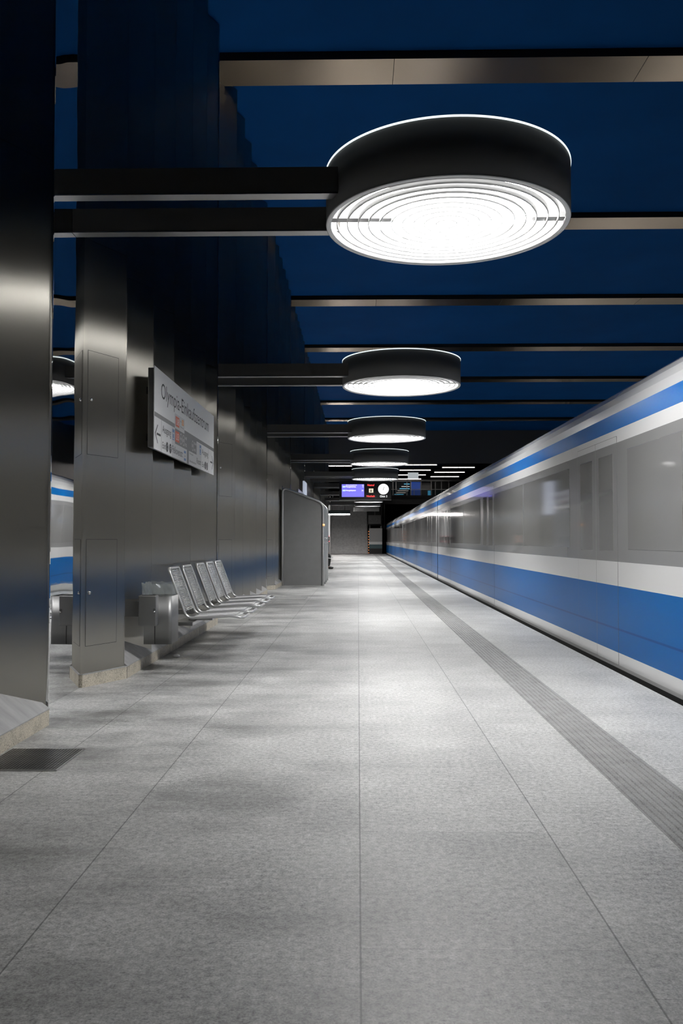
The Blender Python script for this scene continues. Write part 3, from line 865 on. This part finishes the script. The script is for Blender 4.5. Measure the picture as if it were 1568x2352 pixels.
# ------------------------------------------------------------------ person sitting on the far seats
def person(loc):
    r = thing('person', 'person in dark trousers sitting on the far bench seats behind the kiosk', 'person', loc)
    J = {}
    def mk(name, pts, edges, rad, m):
        me = bpy.data.meshes.new(name); me.from_pydata(pts, edges, [])
        o = bpy.data.objects.new(name, me); COL.objects.link(o); o.parent = r
        sk = o.modifiers.new('skin', 'SKIN'); sk.use_smooth_shade = True
        o.modifiers.new('sub', 'SUBSURF').levels = 1
        o.modifiers['sub'].render_levels = 2
        for i, q in enumerate(rad):
            me.skin_vertices[0].data[i].radius = (q, q)
        me.skin_vertices[0].data[0].use_root = True
        me.materials.append(m)
        return o
    skin = mat('skin', (0.42, 0.25, 0.18, 1), 0.5)
    cloth = mat('dark_trousers', gray(0.012), 0.8); coat = mat('charcoal_jacket', gray(0.03), 0.8)
    pts = [(0.10, 0.0, 0.50), (0.03, 0.0, 0.75), (0.05, 0.0, 0.98), (0.08, 0.0, 1.08), (0.10, 0.0, 1.20), (0.12, 0, 1.30)]
    ed = [(0, 1), (1, 2), (2, 3), (3, 4), (4, 5)]; rad = [0.14, 0.13, 0.14, 0.055, 0.095, 0.07]
    for s in (-1, 1):
        b = len(pts)
        pts += [(0.14, 0.09 * s, 0.49), (0.56, 0.12 * s, 0.52), (0.50, 0.12 * s, 0.12), (0.52, 0.13 * s, 0.045), (0.66, 0.14 * s, 0.03)]
        ed += [(0, b), (b, b + 1), (b + 1, b + 2), (b + 2, b + 3), (b + 3, b + 4)]; rad += [0.10, 0.068, 0.045, 0.04, 0.03]
        b = len(pts)
        pts += [(0.05, 0.20 * s, 0.95), (0.12, 0.25 * s, 0.70), (0.36, 0.16 * s, 0.62), (0.45, 0.13 * s, 0.61)]
        ed += [(2, b), (b, b + 1), (b + 1, b + 2), (b + 2, b + 3)]; rad += [0.06, 0.048, 0.033, 0.035]
        for q in range(4):
            c = len(pts)
            pts += [(0.49, 0.13 * s + (q - 1.5) * 0.019, 0.615), (0.525 + 0.006 * (q in (1, 2)), 0.13 * s + (q - 1.5) * 0.02, 0.600)]
            ed += [(b + 3, c), (c, c + 1)]; rad += [0.010, 0.008]
        c = len(pts)
        pts += [(0.455, 0.13 * s - 0.04 * s, 0.62), (0.485, 0.13 * s - 0.05 * s, 0.61)]
        ed += [(b + 3, c), (c, c + 1)]; rad += [0.012, 0.009]
    body = mk('body', pts, ed, rad, skin)
    # clothes as separate shells over the same joints
    tp = [(0.10, 0.0, 0.50), (0.06, 0, 0.66)]; te = [(0, 1)]; tr = [0.155, 0.145]
    for s in (-1, 1):
        b = len(tp); tp += [(0.14, 0.09 * s, 0.49), (0.56, 0.12 * s, 0.52), (0.50, 0.12 * s, 0.085)]; te += [(0, b), (b, b + 1), (b + 1, b + 2)]; tr += [0.112, 0.08, 0.062]
    mk('trousers', tp, te, tr, cloth)
    tp = [(0.05, 0.0, 0.68), (0.03, 0.0, 0.80), (0.05, 0, 0.98), (0.07, 0, 1.04)]; te = [(0, 1), (1, 2), (2, 3)]; tr = [0.15, 0.148, 0.155, 0.08]
    for s in (-1, 1):
        b = len(tp); tp += [(0.05, 0.20 * s, 0.95), (0.12, 0.25 * s, 0.70), (0.36, 0.16 * s, 0.62)]; te += [(2, b), (b, b + 1), (b + 1, b + 2)]; tr += [0.075, 0.062, 0.048]
    mk('jacket', tp, te, tr, coat)
    mk('hair', [(0.085, 0, 1.24), (0.10, 0, 1.31), (0.08, 0, 1.28)], [(0, 1), (0, 2)], [0.095, 0.085, 0.09], mat('dark_hair', gray(0.01), 0.6))
    for s in (-1, 1):
        mk('shoe', [(0.50, 0.13 * s, 0.055), (0.58, 0.135 * s, 0.048), (0.70, 0.14 * s, 0.04)], [(0, 1), (1, 2)], [0.055, 0.048, 0.038], mat('black_shoe', gray(0.01), 0.4))
    bm = bm_new()
    for s in (-1, 1):
        bmesh.ops.create_uvsphere(bm, u_segments=10, v_segments=6, radius=0.011, matrix=Matrix.Translation((0.192, 0.035 * s, 1.22)))
    obj('eye', bm, M['black'], r)
    bm = bm_new(); bmesh.ops.create_cone(bm, cap_ends=True, segments=8, radius1=0.018, radius2=0.004, depth=0.05, matrix=Matrix.Translation((0.20, 0, 1.195)))
    obj('nose', bm, skin, r)
    return r
person((-1.63, 7.60 + OFF2 + 0.21, 0.0))

# ------------------------------------------------------------------ the train
SIDE = 2.25
bands = [(-0.32, 't_black'), (-0.012, 't_white'), (0.126, 't_blue'), (0.318, 't_bluedark'), (0.336, 't_blue'), (0.70, 't_white'), (0.91, 't_silver'), (1.945, 't_white'), (2.06, 't_blue'), (2.21, 't_roof')]
TM = ['t_white', 't_blue', 't_bluedark', 't_silver', 't_roof', 't_black']
def side_x(z):
    if z < 0.02: return SIDE + 0.06 * ((0.02 - z) / 0.34)
    if z > 1.9: return SIDE + 0.10 * ((z - 1.9)) ** 2
    return SIDE
left_prof = []; left_mi = []
zs = [-0.32, -0.10, -0.03, -0.012, 0.02, 0.126, 0.318, 0.336, 0.70, 0.91, 1.945, 2.06, 2.21]
def band_of(z):
    m = bands[0][1]
    for b, n_ in bands:
        if z >= b - 1e-6: m = n_
    return TM.index(m)
for z in zs:
    left_prof.append((side_x(z), z)); left_mi.append(band_of(z + 1e-4))
arc = [(2.285, 2.30), (2.33, 2.38), (2.40, 2.45), (2.52, 2.525), (2.75, 2.60), (3.1, 2.655), (3.62, 2.68)]
for p in arc:
    left_prof.append(p); left_mi.append(4)
mirror_p = [(7.24 - x, z) for x, z in reversed(left_prof[:-1])]
prof = left_prof + mirror_p + [(7.24 - 2.36, -0.55), (2.36, -0.55)]
mis = left_mi[:-1] + [4] + [TM.index('t_roof')] * 6 + list(reversed(left_mi[:-8])) + [5] * 3
mis = (mis + [5] * len(prof))[:len(prof)]
train = thing('subway_train', 'long white and blue subway train standing along the platform edge', 'train', (0, 0, 0))
CARL = 18.6
first = 5.35 - CARL
car_starts = [first + k * (CARL + 0.14) for k in range(6)]
def dy(fnpts): return fnpts
proto = None
bm = bm_new()
prism(bm, prof, lambda p, a: (p[0], a, p[1]), 0.0, CARL, 5, True, mis)
body = obj('car_body', bm, [M[k] for k in TM], train)
body.location.y = car_starts[0]
# door leaf (banded like the body) and panes
def leaf_bm(w):
    bm = bm_new()
    zz = [0.02, 0.126, 0.318, 0.336, 0.70, 0.91, 1.945, 2.0]
    for i in range(len(zz) - 1):
        f = bm.faces.new([bm.verts.new(q) for q in ((SIDE - 0.002, 0.004, zz[i]), (SIDE - 0.002, w - 0.004, zz[i]), (SIDE - 0.002, w - 0.004, zz[i + 1]), (SIDE - 0.002, 0.004, zz[i + 1]))])
        f.material_index = band_of(zz[i] + 1e-4)
    for e0, e1 in ((0.0, 0.004), (w - 0.004, w)):
        box(bm, SIDE - 0.0016, SIDE + 0.01, e0, e1, 0.02, 2.0, 6)
    box(bm, SIDE - 0.0016, SIDE + 0.01, 0.004, w - 0.004, 2.0, 2.004, 6)
    return bm
def pane_bm(w, z0, z1, e):
    bm = bm_new(); box(bm, SIDE - e, SIDE + 0.012, 0.0, w, z0, z1, 0, 0.002); return bm
door_p = obj('door', leaf_bm(0.66), [M[k] for k in TM] + [M['seam']], train, recalc=False)
dpane = obj('door_pane', pane_bm(0.44, 1.00, 1.86, 0.004), M['t_glass'], door_p); dpane.location = (0, 0.11, 0)
win_p = obj('window', pane_bm(2.5, 1.02, 1.86, 0.003), M['t_glass'], train)
swin_p = obj('window', pane_bm(1.2, 1.02, 1.86, 0.003), M['t_glass'], train)
gang_bm = bm_new()
prism(gang_bm, [(2.34, -0.3), (2.34, 2.1), (2.6, 2.45), (4.64, 2.45), (4.9, 2.1), (4.9, -0.3)], lambda p, a: (p[0], a, p[1]), 0, 0.14)
gang = obj('gangway', gang_bm, M['t_black'], train); gang.location.y = car_starts[0] + CARL
used = set()
def place(o, y):
    if o.name not in used:
        used.add(o.name); o.location.y = y; return o
    c = o.copy(); COL.objects.link(c); c.location.y = y
    for ch in list(o.children):
        d = ch.copy(); COL.objects.link(d); d.parent = c
    return c
used.add(body.name); used.add(gang.name)
for k, s in enumerate(car_starts):
    if k: place(body, s)
    if 0 < k < 5: place(gang, s + CARL)
    for dc in (2.6, 9.3, 16.0):
        place(door_p, s + dc - 0.66); place(door_p, s + dc)
    for a in (3.9, 5.9):
        pass
    place(win_p, s + 3.60); place(win_p, s + 5.9 + 0.25); place(win_p, s + 10.2); place(win_p, s + 12.75)
    place(swin_p, s + 0.45); place(swin_p, s + 16.95)

# ------------------------------------------------------------------ hanging departure display
DY = 33.0
def dz(py): return 1.1 + (1240 - py) * DY / F_PX
def dxx(px): return (px - 822) * DY / F_PX
r = thing('departure_display', 'black hanging display with blue screen, red lettering and clock', 'display', ((dxx(779) + dxx(898.5)) / 2, DY, dz(1148.3)))
x0, x1, z0, z1 = dxx(779), dxx(898.5), dz(1148.3), dz(1105.8)
ox, oz = r.location.x, r.location.z
bm = bm_new(); box(bm, x0 - ox, x1 - ox, 0, 0.25, 0, z1 - oz, 0, 0.01)
obj('housing', bm, M['black'], r)
bm = bm_new(); box(bm, MIR - 0.02 - ox, x1 - ox - 0.3, 0.08, 0.17, z1 - oz + 0.005, z1 - oz + 0.13)
obj('wall_arm', bm, M['arm'], r)
cx = lambda p: dxx(770 + p / 10.45) - ox
cz = lambda p: dz(1090 + p / 10.45) - oz
def fd(e): return lambda u, v: (u, -e, v)
bm = bm_new(); quad(bm, cx(153), cx(690), cz(536), cz(232), fd(0.003))
scr = obj('screen', bm, emitter('blue_screen', (0.19, 0.16, 1.0, 1), 0.95), r)
bm = bm_new(); quad(bm, cx(153), cx(690), cz(265), cz(250), fd(0.004))
bm2 = bm_new()
text_into(bm2, 'Richtung Hauptbahnhof', cx(255), cx(515), cz(268), cz(240), fd(0.006)); text_into(bm2, 'Min', cx(640), cx(680), cz(266), cz(242), fd(0.006))
for zt, t in ((312, '5'), (402, '25')):
    text_into(bm2, 'Mangfallplatz', cx(250), cx(492), cz(zt + 4), cz(zt - 38), fd(0.006))
    text_into(bm2, t, cx(652 if t == '5' else 628), cx(672), cz(zt - 3), cz(zt - 36), fd(0.006))
obj('screen_lettering', bm2, emitter('white_screen_text', (0.95, 0.95, 1, 1), 1.6), r, recalc=False)
bm.free()
bm = bm_new()
for zt in (312, 402):
    quad(bm, cx(172), cx(238), cz(zt), cz(zt - 40), fd(0.005))
obj('line_badge', bm, emitter('pale_badge', (0.35, 0.65, 0.85, 1), 1.0), r, recalc=False)
bm = bm_new()
for zt in (312, 402):
    text_into(bm, 'U1', cx(182), cx(228), cz(zt - 6), cz(zt - 34), fd(0.0065))
obj('badge_lettering', bm, emitter('badge_text', (1, 1, 1, 1), 1.5), r, recalc=False)
bm = bm_new()
text_into(bm, 'Notruf', cx(772), cx(935), cz(275), cz(228), fd(0.004)); text_into(bm, 'Nothalt', cx(752), cx(948), cz(540), cz(495), fd(0.004))
obj('red_lettering', bm, emitter('red_text', (1.0, 0.03, 0.03, 1), 2.2), r, recalc=False)
bm = bm_new(); quad(bm, cx(805), cx(910), cz(434), cz(335), fd(0.003))
obj('info_panel', bm, emitter('cream_panel', (1.0, 0.86, 0.62, 1), 0.85), r)
bm = bm_new(); text_into(bm, 'i', cx(840), cx(870), cz(418), cz(348), fd(0.005))
obj('info_letter', bm, M['black'], r, recalc=False)
bm = bm_new(); disc2d(bm, cx(1153), cz(350), 0.205, fd(0.003), n=40)
obj('clock_face', bm, emitter('clock_dial', (1, 1, 1, 1), 1.8), r)
bm = bm_new()
def hand(ang, l, w):
    a = math.radians(90 - ang); c, s = math.cos(a), math.sin(a)
    bx0, bz0 = cx(1153), cz(350)
    pts = [(bx0 - c * 0.04 - s * w, bz0 - s * 0.04 + c * w), (bx0 - c * 0.04 + s * w, bz0 - s * 0.04 - c * w), (bx0 + c * l + s * w * 0.6, bz0 + s * l - c * w * 0.6), (bx0 + c * l - s * w * 0.6, bz0 + s * l + c * w * 0.6)]
    poly(bm, pts, fd(0.006))
hand(17, 0.12, 0.012); hand(208, 0.17, 0.005)
obj('clock_hands', bm, M['black'], r)
bm = bm_new(); text_into(bm, 'Gleis 2', cx(1068), cx(1243), cz(545), cz(497), fd(0.004))
obj('track_lettering', bm, emitter('white_text', (1, 1, 1, 1), 1.5), r, recalc=False)

# ------------------------------------------------------------------ far end: stairs, escalator end, hall above
SY = Y_END
bm = bm_new()
NS = 28; RZ = 0.172; RY = 0.30
for i in range(NS):
    box(bm, -2.55, 0.80, SY + i * RY, SY + (i + 1) * RY + 0.02, 0.0 if i == 0 else i * RZ - 0.05, (i + 1) * RZ, 0, 0)
structure('floor_stairs', bm, mat('grey_stone_steps', gray(0.7), 0.6, var=0.15), 'wide grey stone stairs at the platform end')
top_z = NS * RZ; top_y = SY + NS * RY
bm = bm_new(); box(bm, -6, 18, top_y, 103, top_z - 0.4, top_z)
structure('floor_gallery', bm, M['dark'], 'upper hall floor')
bm = bm_new(); box(bm, 0.8, 18, SY + 3.0, top_y + 0.2, top_z - 0.55, top_z)
structure('wall_gallery', bm, M['dark'], 'dark edge of the upper hall')
bm = bm_new(); box(bm, -2.7, 16, 69.6, 70.1, 4.02, 4.42)
structure('ceiling_lintel', bm, M['dark'], 'dark lintel over the stairs')
bm = bm_new(); box(bm, 2.0, 16, SY + 22, SY + 22.3, -1.8, top_z)
structure('wall_tunnel', bm, M['darker'], 'dark tunnel end wall')
bm = bm_new(); box(bm, -6, 18, 103, 103.3, -1, CEIL + 1)
structure('wall_hall', bm, mat('hall_back_wall', (0.02, 0.022, 0.025, 1), 0.7, var=0.3), 'dark back wall of the upper hall')
bm = bm_new(); box(bm, -6.3, -6.0, 52, 103.3, -1, CEIL + 1); box(bm, -6.0, -2.4, 53.9, 54.2, 0, 5.95)
structure('wall_hall_left', bm, M['darker'], 'dark side wall of the upper hall')
bm = bm_new(); box(bm, 0.8, 2.05, SY, SY + 0.3, 2.25, 4.3); box(bm, 1.95, 2.15, SY, SY + 9, -0.3, 4.3)
structure('wall_escalator', bm, M['darker'], 'dark recess above the escalator')

def handrail(x, label, sx):
    r = thing('handrail', label, 'handrail', (x, SY, 0), 'stair handrails')
    slope = RZ / RY
    bm = bm_new()
    tube(bm, [(0, -0.25, 0.96), (0, 0.1, 1.0), (0, 7.8, 1.0 + 7.7 * slope)], 0.03, 8)
    obj('rail', bm, M['white_paint'], r)
    for yy in (0.2, 2.6, 5.0, 7.4):
        bm = bm_new(); tube(bm, [(0, yy, yy * slope - 0.02), (0, yy, 1.0 + (yy - 0.1) * slope)], 0.015, 6)
        obj('baluster', bm, M['white_paint'], r)
handrail(-2.22, 'bright steel handrail at the wall side of the stairs', 1)
handrail(0.74, 'thin steel handrail between stairs and escalator', -1)

r = thing('escalator', 'grey escalator end with dark grille, right of the stairs', 'escalator', (1.38, SY - 0.6, 0))
bm = bm_new(); box(bm, -0.50, 0.52, 0.0, 0.6, 0.0, 0.42, 0, 0.01)
g_ = obj('base', bm, M['dark'], r)
bm = bm_new()
for i in range(11):
    for j in range(5):
        box(bm, -0.36 + i * 0.075, -0.31 + i * 0.075, -0.004, 0.01, 0.07 + j * 0.065, 0.11 + j * 0.065)
obj('grille', bm, M['steel_dark'], g_)
bm = bm_new(); box(bm, -0.51, 0.53, -0.01, 0.6, 0.42, 0.74, 0, 0.01)
obj('teal_panel', bm, mat('teal_panel', (0.08, 0.14, 0.15, 1), 0.5), r)
bm = bm_new(); box(bm, -0.51, 0.53, -0.015, 0.6, 0.74, 0.95, 0, 0.01)
obj('steel_band', bm, M['white_paint'], r)
bm = bm_new(); box(bm, -0.51, 0.53, 0.0, 0.6, 0.95, 2.02, 0, 0.02)
obj('cabinet', bm, mat('mid_grey_cabinet', gray(0.38), 0.5), r)
bm = bm_new()
for xx in (-0.44, 0.46):
    tube(bm, fillet([(xx, 0.5, 1.95), (xx, 0.25, 2.15), (xx, 0.55, 2.33), (xx, 6.5, 5.6)], 0.15), 0.045, 8)
obj('handrail', bm, M['steel_plain'], r)
bm = bm_new()
for i in range(9):
    box(bm, -0.56, -0.525, -0.01, 0.02, 0.05 + i * 0.21, 0.11 + i * 0.21)
obj('marker_lights', bm, emitter('orange_markers', (1.0, 0.26, 0.03, 1), 1.6), r)

r = thing('escalator_sign', 'dark hanging sign with arrow and pictogram above the escalator', 'sign', (1.35, SY - 0.9, 2.35))
bm = bm_new(); box(bm, -0.55, 0.45, 0, 0.08, 0, 0.70, 0, 0.005); box(bm, -0.05, 0.0, 0.02, 0.06, 0.69, 2.0)
obj('board', bm, mat('dark_board', gray(0.06), 0.5), r)
bm = bm_new()
fd2 = lambda u, v: (u, -0.003, v)
for u0 in (-0.52, -0.04):
    quad(bm, u0, u0 + 0.42, 0.10, 0.12, fd2); quad(bm, u0, u0 + 0.42, 0.52, 0.54, fd2); quad(bm, u0, u0 + 0.02, 0.10, 0.54, fd2); quad(bm, u0 + 0.40, u0 + 0.42, 0.10, 0.54, fd2)
poly(bm, [(-0.43, 0.45), (-0.24, 0.45), (-0.24, 0.42), (-0.38, 0.42)], fd2); poly(bm, [(-0.43, 0.45), (-0.38, 0.42), (-0.40, 0.26), (-0.43, 0.26)], fd2)
poly(bm, [(-0.41, 0.44), (-0.39, 0.455), (-0.18, 0.20), (-0.20, 0.18)], fd2)
disc2d(bm, 0.10, 0.46, 0.035, fd2, n=14)
poly(bm, [(0.05, 0.18), (0.09, 0.18), (0.16, 0.36), (0.13, 0.41), (0.08, 0.38)], fd2); poly(bm, [(0.14, 0.36), (0.26, 0.30), (0.26, 0.33), (0.14, 0.40)], fd2)
ring2d(bm, 0.26, 0.22, 0.03, 0.045, fd2, n=16)
obj('pictogram', bm, mat('grey_pictogram', gray(0.09), 0.5), r, recalc=False)

r = thing('exit_sign', 'grey hanging sign with upward arrow in front of the stairs', 'sign', (0.60, 62.0, 3.18))
bm = bm_new(); box(bm, -0.94, 0.94, 0, 0.12, 0, 0.29, 0, 0.01)
obj('board', bm, mat('sign_grey_board', gray(0.18), 0.5), r)
bm = bm_new()
for xx in (-0.7, 0.7): tube(bm, [(xx, 0.06, 0.28), (xx, 0.06, CEIL + 0.5 - 3.18)], 0.015, 6)
obj('hanger', bm, M['black'], r)
bm = bm_new()
poly(bm, [(-0.90, 0.15), (-0.80, 0.26), (-0.80, 0.22), (-0.88, 0.13)], fd2); poly(bm, [(-0.70, 0.15), (-0.80, 0.26), (-0.80, 0.22), (-0.72, 0.13)], fd2)
quad(bm, -0.81, -0.79, 0.03, 0.24, fd2); quad(bm, -0.66, -0.65, 0.0, 0.29, fd2)
text_into(bm, 'Ausgang', -0.60, -0.25, 0.16, 0.25, fd2); text_into(bm, 'Exit', -0.60, -0.40, 0.05, 0.12, fd2)
text_into(bm, 'Olympia-Einkaufszentrum', -0.18, 0.75, 0.16, 0.24, fd2); text_into(bm, 'Riesstr.', -0.18, 0.2, 0.05, 0.12, fd2)
obj('lettering', bm, M['ink'], r, recalc=False)

# luminaire under the upper hall, left of the stairs
r = thing('ceiling_luminaire', 'dark box luminaire with bright underside hanging before the stairs', 'lamp', (-1.45, 61.0, 2.9))
bm = bm_new(); box(bm, -1.0, 0.88, 0, 0.3, 0.06, 0.32, 0, 0.01)
obj('housing', bm, mat('dark_teal_housing', (0.010, 0.020, 0.023, 1), 0.5), r)
bm = bm_new(); box(bm, -0.98, 0.86, -0.012, 0.28, 0.0, 0.055)
obj('tube_light', bm, M['strip_bright'], r)
bm = bm_new(); tube(bm, [(-0.6, 0.15, 0.31), (-0.6, 0.15, 5.4)], 0.015, 6); tube(bm, [(0.5, 0.15, 0.31), (0.5, 0.15, 5.4)], 0.015, 6)
obj('hanger', bm, M['black'], r)

# lift tower at the far left
r = thing('lift_shaft', 'glazed lift shaft with bright steel posts left of the stairs', 'lift', (-2.25, 66.6, 0))
for xx, m_ in ((-0.20, 'white_paint'), (0.02, 'white_paint')):
    bm = bm_new(); box(bm, xx, xx + 0.07, 0, 0.1, 0, 4.5)
    obj('post', bm, M[m_], r)
bm = bm_new(); box(bm, -0.13, 0.02, 0.03, 0.05, 1.35, 3.9)
obj('lit_panel', bm, emitter('lift_light', (1, 1, 1, 1), 0.75), r)
bm = bm_new(); bmesh.ops.create_uvsphere(bm, u_segments=10, v_segments=6, radius=0.04, matrix=Matrix.Translation((-0.02, -0.02, 0.98)))
bmesh.ops.create_uvsphere(bm, u_segments=10, v_segments=6, radius=0.035, matrix=Matrix.Translation((-0.04, -0.02, 1.38)))
obj('call_button', bm, emitter('red_button', (1.0, 0.08, 0.12, 1), 1.5), r)

# gallery railing with glass
r = thing('gallery_railing', 'glass and steel railing along the upper hall edge', 'railing', (0.9, top_y - 0.05, top_z))
bm = bm_new(); box(bm, 0, 14, -0.03, 0.03, 0.78, 0.83)
obj('handrail', bm, M['steel_plain'], r)
for xx in (0.3, 2.2, 4.1, 6.0, 7.9, 9.8, 11.7, 13.6):
    bm = bm_new(); box(bm, xx, xx + 0.05, -0.03, 0.03, -0.05, 0.80)
    obj('post', bm, M['steel_plain'], r)
bm = bm_new(); box(bm, 0.05, 13.9, -0.01, 0.01, 0.03, 0.74)
obj('glass_pane', bm, M['glass'], r)

# glazed booth in the upper hall
r = thing('glass_booth', 'glazed dark booth with blue lit panels in the upper hall', 'booth', (2.9, 86.0, top_z))
S = 86.0 / F_PX
def bx2(px): return (px - 822) * S - 2.9
def bz2(py): return 1.1 + (1240 - py) * S - top_z
for px in (902, 909, 934, 943, 966, 990, 999, 1013, 1030):
    bm = bm_new(); box(bm, bx2(px) - 0.03, bx2(px) + 0.05, -0.06, 0.0, 0, bz2(1103))
    obj('mullion', bm, M['steel_plain'], r)
bm = bm_new(); box(bm, bx2(900), bx2(1060), -0.08, 3.0, bz2(1106), bz2(1102))
obj('roof', bm, M['steel_plain'], r)
bm = bm_new(); box(bm, bx2(943.5), bx2(965), 0.0, 0.05, 0.0, bz2(1107))
obj('blue_panel', bm, emitter('blue_lit_panel', (0.01, 0.055, 0.30, 1), 0.55), r)
bm = bm_new(); box(bm, bx2(968), bx2(989), 0.0, 0.05, 0.0, bz2(1108))
obj('dark_panel', bm, mat('dark_teal_glass', (0.006, 0.012, 0.016, 1), 0.15), r)
bm = bm_new(); box(bm, bx2(982), bx2(988.5), -0.02, 0.0, 0.1, bz2(1127))
obj('lit_notice', bm, emitter('cyan_notice', (0.05, 0.35, 0.6, 1), 0.8), r)
bm = bm_new(); box(bm, bx2(992), bx2(1028), 0.0, 0.05, 0.0, bz2(1107))
obj('grey_panel', bm, mat('grey_shopfront', gray(0.05), 0.5), r)
bm = bm_new(); box(bm, bx2(1003), bx2(1027), -0.02, 0.0, bz2(1124), bz2(1103))
obj('dark_board', bm, M['black'], r)
bm = bm_new()  # glowing bars imitate strip lights reflected in the booth glass
for (a, c, py, t) in ((928, 941, 1111.3, 1), (922, 941, 1117, 0), (918, 941, 1122, 1), (913, 938, 1127, 0), (909.5, 932, 1131.3, 0), (906, 927, 1135.3, 1), (902.5, 924, 1139, 1), (900, 918, 1142.4, 1)):
    box(bm, bx2(a), bx2(c), 0.30, 0.35, bz2(py + 0.5), bz2(py - 0.5), t)
obj('strip_reflections', bm, [emitter('warm_reflection', (1.0, 0.92, 0.85, 1), 0.8), emitter('cyan_reflection', (0.15, 0.65, 1.0, 1), 1.1)], r)
bm = bm_new(); box(bm, bx2(898), bx2(943), 0.6, 0.65, 0, bz2(1105))
obj('back_panel', bm, mat('deep_teal_back', (0.004, 0.014, 0.020, 1), 0.4), r)

# strip lights hung in the upper hall
def make_strip():
    r = thing('strip_light', 'x', 'lamp', (0, 0, 0), 'strip lights hung in the upper hall')
    for s in (-1, 1):
        bm = bm_new(); xa, xb = (0.02, 1.30) if s > 0 else (-1.30, -0.02)
        box(bm, xa, xb, -0.05, 0.05, 0.015, 0.065); obj('tube_light', bm, M['strip'], r)
        bm = bm_new(); box(bm, xa, xb, -0.055, 0.055, 0.065, 0.15); obj('housing', bm, M['black'], r)
    bm = bm_new(); tube(bm, [(0, 0, 0.06), (0, 0, CEIL + 0.398 - 6.9)], 0.03, 6); obj('rod', bm, M['black'], r)
    return r
strip = make_strip()
spots = [(964.5, 1069, 66, 'strip light at the top of the left-hand column above the railing'),
         (953, 1081, 71.5, 'strip light directly above the white hanging box'),
         (944, 1092, 77.5, 'strip light partly behind the white hanging box'),
         (935.5, 1101.2, 83.5, 'lowest strip light, level with the top of the glazed booth'),
         (1052.5, 1075, 67.5, 'topmost strip light of the right-hand column above the train'),
         (1032, 1086, 73.5, 'middle strip light of the right-hand column above the train'),
         (1021, 1096, 79.5, 'lowest strip light of the right-hand column above the train'),
         (766, 1061, 63, 'upper strip light between wall and third drum lamp'),
         (770, 1071, 67, 'long strip light just left of the fourth drum lamp'),
         (772, 1103, 82, 'strip light left of the departure display top')]
first_strip = True
for px, py, D, lb in spots:
    D = 5.8 * F_PX / (1240 - py); loc = ((px - 822) * D / F_PX, D, 6.9)
    if first_strip:
        strip.location = loc; strip['label'] = lb; first_strip = False
    else:
        dup(strip, loc, lb)

r = thing('hanging_box', 'plain pale hanging sign box among the strip lights', 'sign', (4.02, 62.0, 5.56))
bm = bm_new(); box(bm, -0.38, 0.38, 0, 0.2, 0, 0.45, 0, 0.01)
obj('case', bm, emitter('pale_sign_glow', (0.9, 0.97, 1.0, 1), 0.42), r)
bm = bm_new(); tube(bm, [(0, 0.1, 0.44), (0, 0.1, CEIL + 0.5 - 5.56)], 0.02, 6)
obj('rod', bm, M['black'], r)

# ------------------------------------------------------------------ world and colour
w = bpy.data.worlds.new('world'); scene.world = w; w.use_nodes = True
w.node_tree.nodes['Background'].inputs['Color'].default_value = (0.0, 0.0, 0.0, 1)
w.node_tree.nodes['Background'].inputs['Strength'].default_value = 0.0
scene.view_settings.view_transform = 'Standard'
scene.view_settings.look = 'None'
scene.view_settings.gamma = 1.0
scene.view_settings.exposure = 0.0
scene.cycles.use_denoising = True
scene.cycles.max_bounces = 5
scene.cycles.diffuse_bounces = 2
scene.cycles.adaptive_threshold = 0.03
scene.cycles.glossy_bounces = 4
scene.cycles.transparent_max_bounces = 6
scene.cycles.sample_clamp_indirect = 8.0
